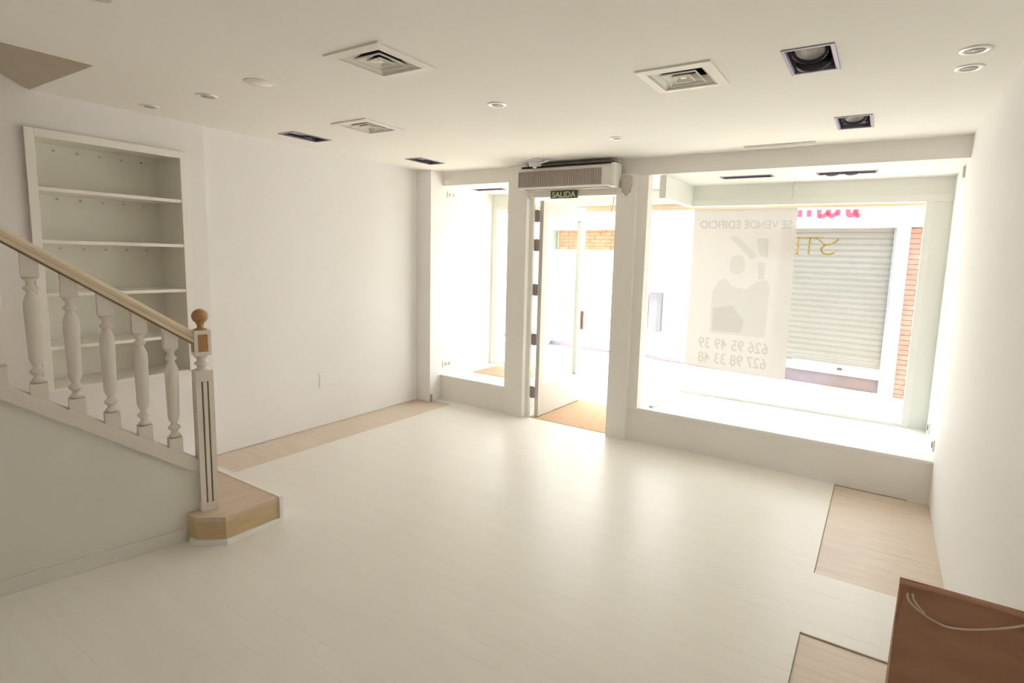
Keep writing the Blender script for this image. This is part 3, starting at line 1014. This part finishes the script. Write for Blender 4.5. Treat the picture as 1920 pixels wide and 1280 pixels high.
for zz in (2.235, 1.925, 1.60, 1.29):
    for k in range(6):
        if pin is None:
            bm = bmesh.new()
            lathe(bm, [(0.007, 0.0), (0.007, 0.008), (0.004, 0.012)], 0, 0, 0, 10)
            bmesh.ops.rotate(bm, verts=bm.verts, matrix=Matrix.Rotation(math.pi / 2, 3, 'Y'))
            me = bpy.data.meshes.new('screw_cap')
            bm.to_mesh(me)
            bm.free()
            me.materials.append(M_DOT)
            pin = me
        o = bpy.data.objects.new('screw_cap', pin)
        COL.objects.link(o)
        o.parent = bc
        o.location = (bk_x + 0.012 + 4.36, bk_y0 + 0.10 + k * 0.125 - 1.63, zz - 0.715)

# ------------------------------------------------------------------ ceiling air diffusers
v0 = thing('air_vent', 'largest white square ceiling vent with nested louvres, over the room centre', 'vent', (vents[0][0], vents[0][1], ZC), 'square ceiling air vents')


def ring(bm, a_out, z_out, a_in, z_in, th, backs=False):
    """a square slanted louvre: outer edge (low) to inner edge (high) with thickness th"""
    def sqr(a, z):
        return [bm.verts.new(p) for p in ((-a, -a, z), (a, -a, z), (a, a, z), (-a, a, z))]
    o1, i1, i2, o2 = sqr(a_out, z_out), sqr(a_in, z_in), sqr(a_in, z_in + th), sqr(a_out, z_out + th)
    fs = []
    for A, B in ((o1, i1), (i1, i2), (i2, o2), (o2, o1)):
        for i in range(4):
            f = bm.faces.new((A[i], A[(i + 1) % 4], B[(i + 1) % 4], B[i]))
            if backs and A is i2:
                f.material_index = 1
            fs.append(f)
    bmesh.ops.recalc_face_normals(bm, faces=fs)


def lpart(name, bm, material, parent, **p):
    me = bpy.data.meshes.new(name)
    bm.to_mesh(me)
    bm.free()
    me.materials.append(material)
    o = bpy.data.objects.new(name, me)
    COL.objects.link(o)
    o.parent = parent
    for k, v in p.items():
        o[k] = v
    return o


bm = bmesh.new()
ring(bm, 0.178, -0.008, 0.132, -0.012, 0.010)
ring(bm, 0.135, -0.012, 0.130, 0.02, 0.012)
lpart('flange', bm, M_VENT, v0)
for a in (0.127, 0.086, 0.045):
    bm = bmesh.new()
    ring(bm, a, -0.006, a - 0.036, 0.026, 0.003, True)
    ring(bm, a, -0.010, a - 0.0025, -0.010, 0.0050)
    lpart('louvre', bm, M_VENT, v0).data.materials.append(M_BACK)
bm = bmesh.new()
prism(bm, [(-0.012, -0.012), (0.012, -0.012), (0.012, 0.012), (-0.012, 0.012)], -0.004, 0.02)
lpart('centre_plate', bm, M_VENT, v0)
bm = bmesh.new()
box(bm, -0.146, 0.146, -0.146, 0.146, 0.09, 0.10)
for a, b in ((-0.146, -0.140), (0.140, 0.146)):
    box(bm, a, b, -0.146, 0.146, 0.012, 0.09)
    box(bm, -0.146, 0.146, a, b, 0.012, 0.09)
lpart('duct_box', bm, mat('duct_grey', (0.055, 0.05, 0.055), 0.8, 0.2, noise=0.05), v0)
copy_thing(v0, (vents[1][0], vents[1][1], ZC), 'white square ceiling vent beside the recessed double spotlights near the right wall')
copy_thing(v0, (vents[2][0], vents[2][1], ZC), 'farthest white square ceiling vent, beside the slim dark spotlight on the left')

# ------------------------------------------------------------------ recessed gimbal spotlights
def spot(name, label, x, y, z, hx, hy, lamps, tilts, group, r=0.062, lz=0.010):
    t = thing(name, label, 'spotlight', (x, y, z), group)
    bm = bmesh.new()
    # rim
    w = 0.012
    for b in ((-hx - w, hx + w, -hy - w, -hy + 0.002), (-hx - w, hx + w, hy - 0.002, hy + w), (-hx - w, -hx + 0.002, -hy, hy), (hx - 0.002, hx + w, -hy, hy)):
        box(bm, *b, -0.005, 0.004)
    lpart('rim', bm, M_SPOTRIM, t)
    bm = bmesh.new()
    e = 0.0015
    for b in ((-hx + e, hx - e, -hy + e, -hy + 0.006), (-hx + e, hx - e, hy - 0.006, hy - e), (-hx + e, -hx + 0.006, -hy, hy), (hx - 0.006, hx - e, -hy, hy)):
        box(bm, *b, 0.0, 0.13)
    box(bm, -hx + e, hx - e, -hy + e, hy - e, 0.128, 0.135)
    lpart('housing', bm, M_SPOTBOX, t)
    for ly, tilt in zip(lamps, tilts):
        R_ = Matrix.Rotation(tilt, 3, 'X')
        bm = bmesh.new()
        lathe(bm, [(r, -0.004), (r + 0.006, 0.0), (r + 0.006, 0.016), (r - 0.006, 0.022), (r - 0.010, 0.004), (r - 0.004, -0.004)], 0, 0, 0, 24, cap=False)
        bmesh.ops.rotate(bm, verts=bm.verts, matrix=R_)
        bmesh.ops.translate(bm, verts=bm.verts, vec=(ly[0], ly[1], lz))
        g = lpart('lamp_ring', bm, M_LAMPRING, t, label='black lamp ring')
        if abs(tilt) > 0.6:
            bm = bmesh.new()
            lathe(bm, [(r + 0.004, 0.012), (r - 0.004, 0.026), (r * 0.5, 0.044), (0.001, 0.046)], 0, 0, 0, 24, cap=False)
            bmesh.ops.rotate(bm, verts=bm.verts, matrix=R_)
            bmesh.ops.translate(bm, verts=bm.verts, vec=(ly[0], ly[1], lz))
            lpart('lamp_back', bm, M_LAMPRING, g)
        bm = bmesh.new()
        lathe(bm, [(r - 0.008, 0.004), (r - 0.018, 0.024), (r * 0.45, 0.042), (0.012, 0.048)], 0, 0, 0, 24, cap=False)
        lathe(bm, [(0.012, 0.046), (0.010, 0.012), (0.001, 0.006)], 0, 0, 0, 12)
        bmesh.ops.rotate(bm, verts=bm.verts, matrix=R_)
        bmesh.ops.translate(bm, verts=bm.verts, vec=(ly[0], ly[1], lz))
        lpart('reflector', bm, M_REFL, g, label='pale reflector bowl')
    return t


G = 'recessed double spotlights in the main ceiling'
lp = [(0, -0.075), (0, 0.075)]
spot('recessed_spotlight', 'dark recessed double spotlight nearest the viewer at the right of the ceiling', spots_main[2][0], spots_main[2][1], ZC, SPX, SPY, lp, (-0.42, 0.85), G, 0.066)
spot('recessed_spotlight', 'recessed double spotlight close to the beam over the right display window', spots_main[3][0], spots_main[3][1], ZC, SPX, SPY, lp, (-0.42, 0.1), G, 0.062)
spot('recessed_spotlight', 'dark recessed double spotlight near the middle of the left wall', spots_main[0][0], spots_main[0][1], ZC, SPX, SPY, lp, (-0.2, 0.2), G)
spot('recessed_spotlight', 'dark recessed double spotlight in the ceiling corner by the left pier', spots_main[1][0], spots_main[1][1], ZC, SPX, SPY, lp, (-0.2, 0.2), G)
G = 'slim recessed spotlights over the display windows'
lp2 = [(-0.10, 0), (0.06, 0)]
spot('slim_spotlight', 'slim dark recessed spotlight over the for-sale banner', *spots_disp[0], ZS, DSX, DSY, lp2, (0.1, 0.1), G, 0.034, 0.045)
spot('slim_spotlight', 'slim dark recessed spotlight with two lamps hanging out, right of the right display soffit', *spots_disp[1], ZS, DSX, DSY, [], [], G, 0.034)
spot('slim_spotlight', 'slim dark recessed spotlight over the left display window', *spots_disp[2], ZS, DSX, DSY, lp2, (0.1, 0.1), G, 0.034, 0.045)
# the two lamps that hang out of the second display spotlight
hang = [o for o in bpy.data.objects if o.name == 'slim_spotlight.001'][0]
for ly in (-0.10, 0.035):
    bm = bmesh.new()
    lathe(bm, [(0.046, -0.004), (0.052, 0.0), (0.052, 0.014), (0.044, 0.016), (0.042, 0.0), (0.044, -0.004)], 0, 0, 0, 24, cap=False)
    bmesh.ops.rotate(bm, verts=bm.verts, matrix=Matrix.Rotation(0.45, 3, 'X'))
    bmesh.ops.translate(bm, verts=bm.verts, vec=(ly, -0.005, -0.008))
    g = lpart('lamp_ring', bm, M_SPOTBOX, hang, label='tilted lamp ring')
    bm = bmesh.new()
    lathe(bm, [(0.043, 0.004), (0.036, 0.02), (0.016, 0.03), (0.001, 0.03)], 0, 0, 0, 20, cap=False)
    bmesh.ops.rotate(bm, verts=bm.verts, matrix=Matrix.Rotation(0.45, 3, 'X'))
    bmesh.ops.translate(bm, verts=bm.verts, vec=(ly, -0.005, -0.008))
    lpart('reflector', bm, M_REFL, g, label='pale reflector bowl')

# ------------------------------------------------------------------ small round downlights
dl = thing('round_downlight', 'round white downlight at the right ceiling edge, nearer the viewer of its pair', 'downlight', (0.229, 2.853, ZC), 'small round ceiling downlights')
bm = bmesh.new()
lathe(bm, [(0.032, 0.0), (0.034, 0.005), (0.052, 0.006), (0.056, 0.003), (0.056, 0.0)], 0, 0, 0, 28, sgn=-1, cap=False)
lpart('trim_ring', bm, M_CHROME, dl)
bm = bmesh.new()
lathe(bm, [(0.033, 0.0005), (0.033, 0.004), (0.001, 0.0045)], 0, 0, 0, 24, sgn=-1)
lpart('lamp_face', bm, mat('lamp_face_grey', (0.42, 0.39, 0.35), 0.25, 0.5, noise=0.03), dl)
copy_thing(dl, (0.234, 3.090, ZC), 'round white downlight at the right ceiling edge, farther of its pair')
copy_thing(dl, (-1.752, 3.776, ZC), 'round white downlight in front of the air curtain')
copy_thing(dl, (-2.020, 2.674, ZC), 'round downlight alone in the middle of the ceiling')
copy_thing(dl, (-3.484, 1.789, ZC), 'round downlight over the newel post, right of the pair by the stair opening')
copy_thing(dl, (-4.094, 1.745, ZC), 'round downlight above the bookcase top, left of the pair by the stair opening')
dk = copy_thing(dl, (-2.483, 0.902, ZC), 'round downlight at the top edge of the picture near the stair opening')

spk = thing('ceiling_speaker', 'flat round white speaker cover in the ceiling left of the largest vent', 'speaker', (-2.933, 1.782, ZC))
bm = bmesh.new()
lathe(bm, [(0.078, 0.0), (0.079, 0.002), (0.074, 0.005), (0.066, 0.004)], 0, 0, 0, 36, sgn=-1, cap=False)
lpart('rim', bm, M_VENT, spk)
bm = bmesh.new()
lathe(bm, [(0.068, 0.0), (0.066, 0.0035), (0.001, 0.004)], 0, 0, 0, 36, sgn=-1)
lpart('cover', bm, M_CEIL, spk)

ls = thing('slot_light', 'slim white linear light fitting on the ceiling edge above the right display beam', 'light', (-0.747, 4.44, ZC))
bm = bmesh.new()
box(bm, -0.245, 0.245, -0.028, 0.028, -0.012, 0.0, 0.002)
lpart('body', bm, M_VENT, ls)
bm = bmesh.new()
box(bm, -0.235, 0.235, -0.016, 0.016, -0.017, -0.0118, 0.001)
lpart('diffuser', bm, M_PLASTIC, ls)

# ------------------------------------------------------------------ air curtain above the door
ac = thing('air_curtain', 'white air curtain unit with taupe grille above the open door', 'air curtain', (-2.55, 4.49, 2.275))
bm = bmesh.new()
prof = [(4.545, 2.275), (4.425, 2.275), (4.405, 2.29), (4.40, 2.32), (4.40, 2.44), (4.41, 2.462), (4.43, 2.472), (4.545, 2.472)]
prism(bm, prof, -3.052, -2.052, 'x', bevel=0.003)
obj('housing', bm, M_HOUS, ac)
bm = bmesh.new()
box(bm, -3.050, -2.175, 4.395, 4.402, 2.292, 2.436)
gr = obj('grille', bm, M_GRILLE, ac, label='taupe grille')
gx = -3.045
finm = None
while gx < -2.185:
    if finm is None:
        bm = bmesh.new()
        box(bm, 0, 0.006, 4.388 - 4.49, 4.396 - 4.49, 2.296 - 2.275, 2.432 - 2.275)
        finm = bpy.data.meshes.new('fin')
        bm.to_mesh(finm)
        bm.free()
        finm.materials.append(M_GRILLE)
    o = bpy.data.objects.new('fin', finm)
    COL.objects.link(o)
    o.parent = gr
    o.location = (gx + 2.55 - 0, 0, 0)
    gx += 0.022
boxes('end_cap', M_PLASTIC, [(-2.085, -2.046, 4.396, 4.545, 2.273, 2.474)], ac, bevel=0.008)
boxes('top_intake', M_DARK, [(-3.03, -2.07, 4.42, 4.53, 2.471, 2.486)], ac, label='dark top intake')
boxes('nozzle_slot', M_GRILLE, [(-3.0, -2.12, 4.43, 4.50, 2.268, 2.276)], ac)

sig = thing('ceiling_sensor', 'small pale lilac plastic sensor under the ceiling above the air curtain', 'sensor', (-2.77, 4.30, ZC))
bm = bmesh.new()
lathe(bm, [(0.060, 0.0), (0.062, 0.008), (0.050, 0.016), (0.030, 0.018)], 0, 0, 0, 24, sgn=-1)
lpart('base', bm, M_LILAC, sig)
bm = bmesh.new()
box(bm, -0.085, 0.02, -0.030, 0.028, -0.062, -0.014, 0.012)
lpart('body', bm, M_LILAC, sig)
bm = bmesh.new()
tube(bm, curve_pts([(0.01, 0, -0.03), (0.05, 0.0, -0.028), (0.085, 0.01, -0.02), (0.10, 0.03, -0.004)], 5), 0.010)
lpart('elbow', bm, M_LILAC, sig)
bm = bmesh.new()
lathe(bm, [(0.020, -0.058), (0.019, -0.070), (0.010, -0.078), (0.001, -0.080)], -0.035, 0, 0, 16)
lpart('lens', bm, M_PLASTIC, sig)

ex = thing('exit_sign', 'small dark green SALIDA exit sign hanging under the air curtain', 'sign', (-2.6175, 4.52, 2.205))
boxes('sign_plate', M_GREEN, [(-2.760, -2.476, 4.520, 4.5445, 2.196, 2.267)], ex, bevel=0.002)
text('lettering', 'SALIDA', 0.076, 0.252, -2.744, 4.5185, 2.205, M_LETTER, ex, flip=False, label='pale yellow green letters')

ala = thing('alarm_sounder', 'beige oval alarm sounder on the column right of the air curtain', 'alarm', (-1.99, 4.53, 2.29))
bm = bmesh.new()
for k, (zz, wx, dp) in enumerate(((2.375, 0.030, 0.012), (2.36, 0.048, 0.035), (2.32, 0.056, 0.045), (2.28, 0.054, 0.045), (2.245, 0.036, 0.035), (2.215, 0.016, 0.018), (2.20, 0.006, 0.006))):
    r_ = [bm.verts.new((-1.99 + wx * math.cos(a * math.pi / 8), 4.532 - dp * max(0, math.sin(a * math.pi / 8)), zz)) for a in range(9)]
    if k:
        for i in range(8):
            f = bm.faces.new((prev[i], prev[i + 1], r_[i + 1], r_[i]))
            f.smooth = True
        f = bm.faces.new((prev[8], prev[0], r_[0], r_[8]))
    else:
        bm.faces.new(r_)
    prev = r_
bm.faces.new(prev[::-1])
bmesh.ops.recalc_face_normals(bm, faces=bm.faces)
obj('shell', bm, M_BEIGEP, ala)
boxes('back_plate', M_BEIGEP, [(-2.03, -1.95, 4.524, 4.530, 2.23, 2.36)], ala, bevel=0.002)

bm = bmesh.new()
tube(bm, curve_pts([(-2.165, 4.655, 2.22), (-2.172, 4.665, 2.15), (-2.19, 4.67, 2.09), (-2.205, 4.67, 2.05)], 6), 0.0028, 6)
tag(obj('hanging_wire', bm, M_WIRE), 'thin dark wire hanging from the door header beside the right column', 'wire')
bm = bmesh.new()
tube(bm, curve_pts([(-0.752, 5.40, ZS), (-0.765, 5.40, 2.33), (-0.757, 5.41, 2.29), (-0.772, 5.425, 2.235)], 6), 0.0024, 6)
tag(obj('hanging_wire', bm, mat('pale_wire', (0.55, 0.55, 0.50), 0.5, 0.3, noise=0.03)), 'thin pale wire dangling from the right display soffit above the banner', 'wire')

# ------------------------------------------------------------------ sockets and plates
so = thing('wall_socket', 'white double socket low on the left display side wall above the platform', 'socket', (XP, 4.665, 0.395), 'small wall sockets and switches')
boxes('plate', M_PLASTIC, [(XP, XP + 0.010, 4.60, 4.735, 0.362, 0.430)], so, bevel=0.002)
for yy in (4.645, 4.700):
    bm = bmesh.new()
    lathe(bm, [(0.020, 0.0), (0.020, 0.003), (0.014, 0.0035), (0.013, 0.001)], 0, 0, 0, 16)
    bmesh.ops.rotate(bm, verts=bm.verts, matrix=Matrix.Rotation(math.pi / 2, 3, 'Y'))
    bmesh.ops.translate(bm, verts=bm.verts, vec=(XP + 0.010, yy, 0.396))
    obj('outlet', bm, M_BEIGEP, so, label='beige outlet')
so2 = thing('wall_socket', 'white double socket high on the left display side wall under its beam', 'socket', (XP, 4.72, 2.29), 'small wall sockets and switches')
boxes('plate', M_PLASTIC, [(XP, XP + 0.010, 4.655, 4.785, 2.262, 2.326)], so2, bevel=0.002)
for yy in (4.69, 4.75):
    boxes('outlet', M_BEIGEP, [(XP + 0.009, XP + 0.014, yy - 0.014, yy + 0.014, 2.278, 2.310)], so2, bevel=0.002, label='beige outlet')
so3 = thing('wall_switch', 'pale switch plate high on the right wall beside the display soffit', 'switch', (XR, 4.86, 2.32), 'small wall sockets and switches')
boxes('plate', M_BEIGEP, [(XR - 0.012, XR, 4.82, 4.90, 2.285, 2.365)], so3, bevel=0.002)
boxes('rocker', M_PLASTIC, [(XR - 0.016, XR - 0.011, 4.84, 4.88, 2.30, 2.35)], so3, bevel=0.002)
so4 = thing('wall_socket', 'small grey socket low on the right wall nearest the street glass', 'socket', (XR, 5.14, 0.42), 'small wall sockets and switches')
boxes('plate', M_PLASTIC, [(XR - 0.012, XR, 5.09, 5.18, 0.375, 0.455)], so4, bevel=0.002)
boxes('outlet', M_GREYBOX, [(XR - 0.016, XR - 0.011, 5.115, 5.155, 0.395, 0.435)], so4, bevel=0.002)
so5 = thing('wall_socket', 'small grey socket low on the right wall at the front edge of the right platform', 'socket', (XR, 4.68, 0.40), 'small wall sockets and switches')
boxes('plate', M_PLASTIC, [(XR - 0.012, XR, 4.64, 4.72, 0.365, 0.445)], so5, bevel=0.002)
boxes('outlet', M_GREYBOX, [(XR - 0.016, XR - 0.011, 4.66, 4.70, 0.385, 0.425)], so5, bevel=0.002)
bp_ = thing('cover_plate', 'blank white rectangular cover plate low on the left wall', 'plate', (XL, 3.30, 0.43))
boxes('lid', M_WALL, [(XL, XL + 0.0045, 3.155, 3.445, 0.375, 0.505)], bp_, bevel=0.002)
boxes('edge_frame', M_WALL2, [(XL, XL + 0.003, 3.148, 3.452, 0.368, 0.512)], bp_)

# ------------------------------------------------------------------ brown paper bag on a low stool, lower right corner
bag = thing('paper_bag', 'brown paper carrier bag with pale rope handle in the lower right corner', 'bag', (0.255, 1.70, 0.43))
bx0, bx1, by0, by1, bz0, bz1 = 0.109, 0.398, 1.648, 1.752, 0.432, 0.838


def yback(w):
    # the bag is pressed flat towards its mouth
    return by1 - (by1 - by0 - 0.006) * min(1.0, w * 1.05) ** 1.5


bm = bmesh.new()
nx, nz = 48, 60


def bulge(u, w):
    # soft dents of a used bag: the panel folds back above a blunt crease below the handle
    d = 0.006 * math.sin(math.pi * u) * math.sin(math.pi * w)
    x, z = bx0 + (bx1 - bx0) * u, bz0 + (bz1 - bz0) * w
    zc = 0.762 - 0.42 * max(0.0, 0.215 - x) - 0.36 * max(0.0, x - 0.285)
    d += 0.010 * math.exp(-((z - zc) / 0.008) ** 2) - 0.22 * max(0.0, min(z - zc, 0.05)) + 0.22 * max(0.0, min(z - zc - 0.05, 0.05)) * (1 if z > zc + 0.05 else 0)
    return d


def grid(fn, nu, nv):
    g = [[bm.verts.new(fn(i / nu, j / nv)) for i in range(nu + 1)] for j in range(nv + 1)]
    for j in range(nv):
        for i in range(nu):
            f = bm.faces.new((g[j][i], g[j][i + 1], g[j + 1][i + 1], g[j + 1][i]))
            f.smooth = True


def edge_in(w):
    return 0.0


grid(lambda u, w: (bx0 + (bx1 - bx0) * u, by0 - bulge(u, w), bz0 + (bz1 - bz0) * w), nx, nz)
grid(lambda u, w: (bx0 + (bx1 - bx0) * u, yback(w), bz0 + (bz1 - bz0) * w), nx, nz)
for xs_, sg in ((bx0, 1), (bx1, -1)):
    grid(lambda u, w: (xs_ + sg * 0.012 * (1 - abs(2 * u - 1)) * w, by0 + (yback(w) - by0) * u, bz0 + (bz1 - bz0) * w), 6, nz)
grid(lambda u, w: (bx0 + (bx1 - bx0) * u, by0 + (by1 - by0) * w, bz0), 4, 2)
bmesh.ops.remove_doubles(bm, verts=bm.verts, dist=0.0005)
bo = obj('bag_body', bm, M_BAG, bag)
md = bo.modifiers.new('paper', 'SOLIDIFY')
md.thickness = 0.0012
bm = bmesh.new()
grid(lambda u, w: (bx0 - 0.001 + (bx1 - bx0 + 0.002) * u, by0 - 0.0035 - bulge(u, 0.973 + 0.027 * w), bz1 - 0.011 + 0.012 * w), nx, 2)
grid(lambda u, w: (bx0 - 0.001 + (bx1 - bx0 + 0.002) * u, by0 + 0.0085, bz1 - 0.011 + 0.012 * w), nx, 2)
bo = obj('folded_rim', bm, M_BAGRIM, bag, label='folded reddish rim')
md = bo.modifiers.new('paper', 'SOLIDIFY')
md.thickness = 0.003
yr = by0 - 0.012
bm = bmesh.new()
tube(bm, curve_pts([(0.127, by0 - 0.004, 0.808), (0.129, yr, 0.797), (0.140, yr, 0.784), (0.160, yr - 0.002, 0.772), (0.182, yr - 0.004, 0.763), (0.214, yr - 0.006, 0.757), (0.255, yr - 0.006, 0.766), (0.295, yr - 0.006, 0.783), (0.340, yr - 0.004, 0.806), (0.375, by0 - 0.004, 0.822)], 8), 0.0026, 8)
obj('rope_handle', bm, M_ROPE, bag, label='pale twisted rope handle')
bm = bmesh.new()
tube(bm, curve_pts([(0.138, by0 - 0.004, 0.810), (0.141, yr + 0.003, 0.799), (0.150, yr + 0.003, 0.786), (0.168, yr + 0.002, 0.770)], 8), 0.0026, 8)
obj('rope_end', bm, M_ROPE, bag)
sto = thing('stool', 'low plain wooden stool under the brown paper bag', 'stool', (0.25, 1.70, 0))
boxes('seat', M_RAW, [(0.135, 0.405, 1.64, 1.83, 0.40, 0.430)], sto, bevel=0.004)
for lx in (0.145, 0.365):
    for ly in (1.65, 1.79):
        boxes('leg', M_RAW, [(lx, lx + 0.028, ly, ly + 0.028, 0.0, 0.40)], sto, bevel=0.002)
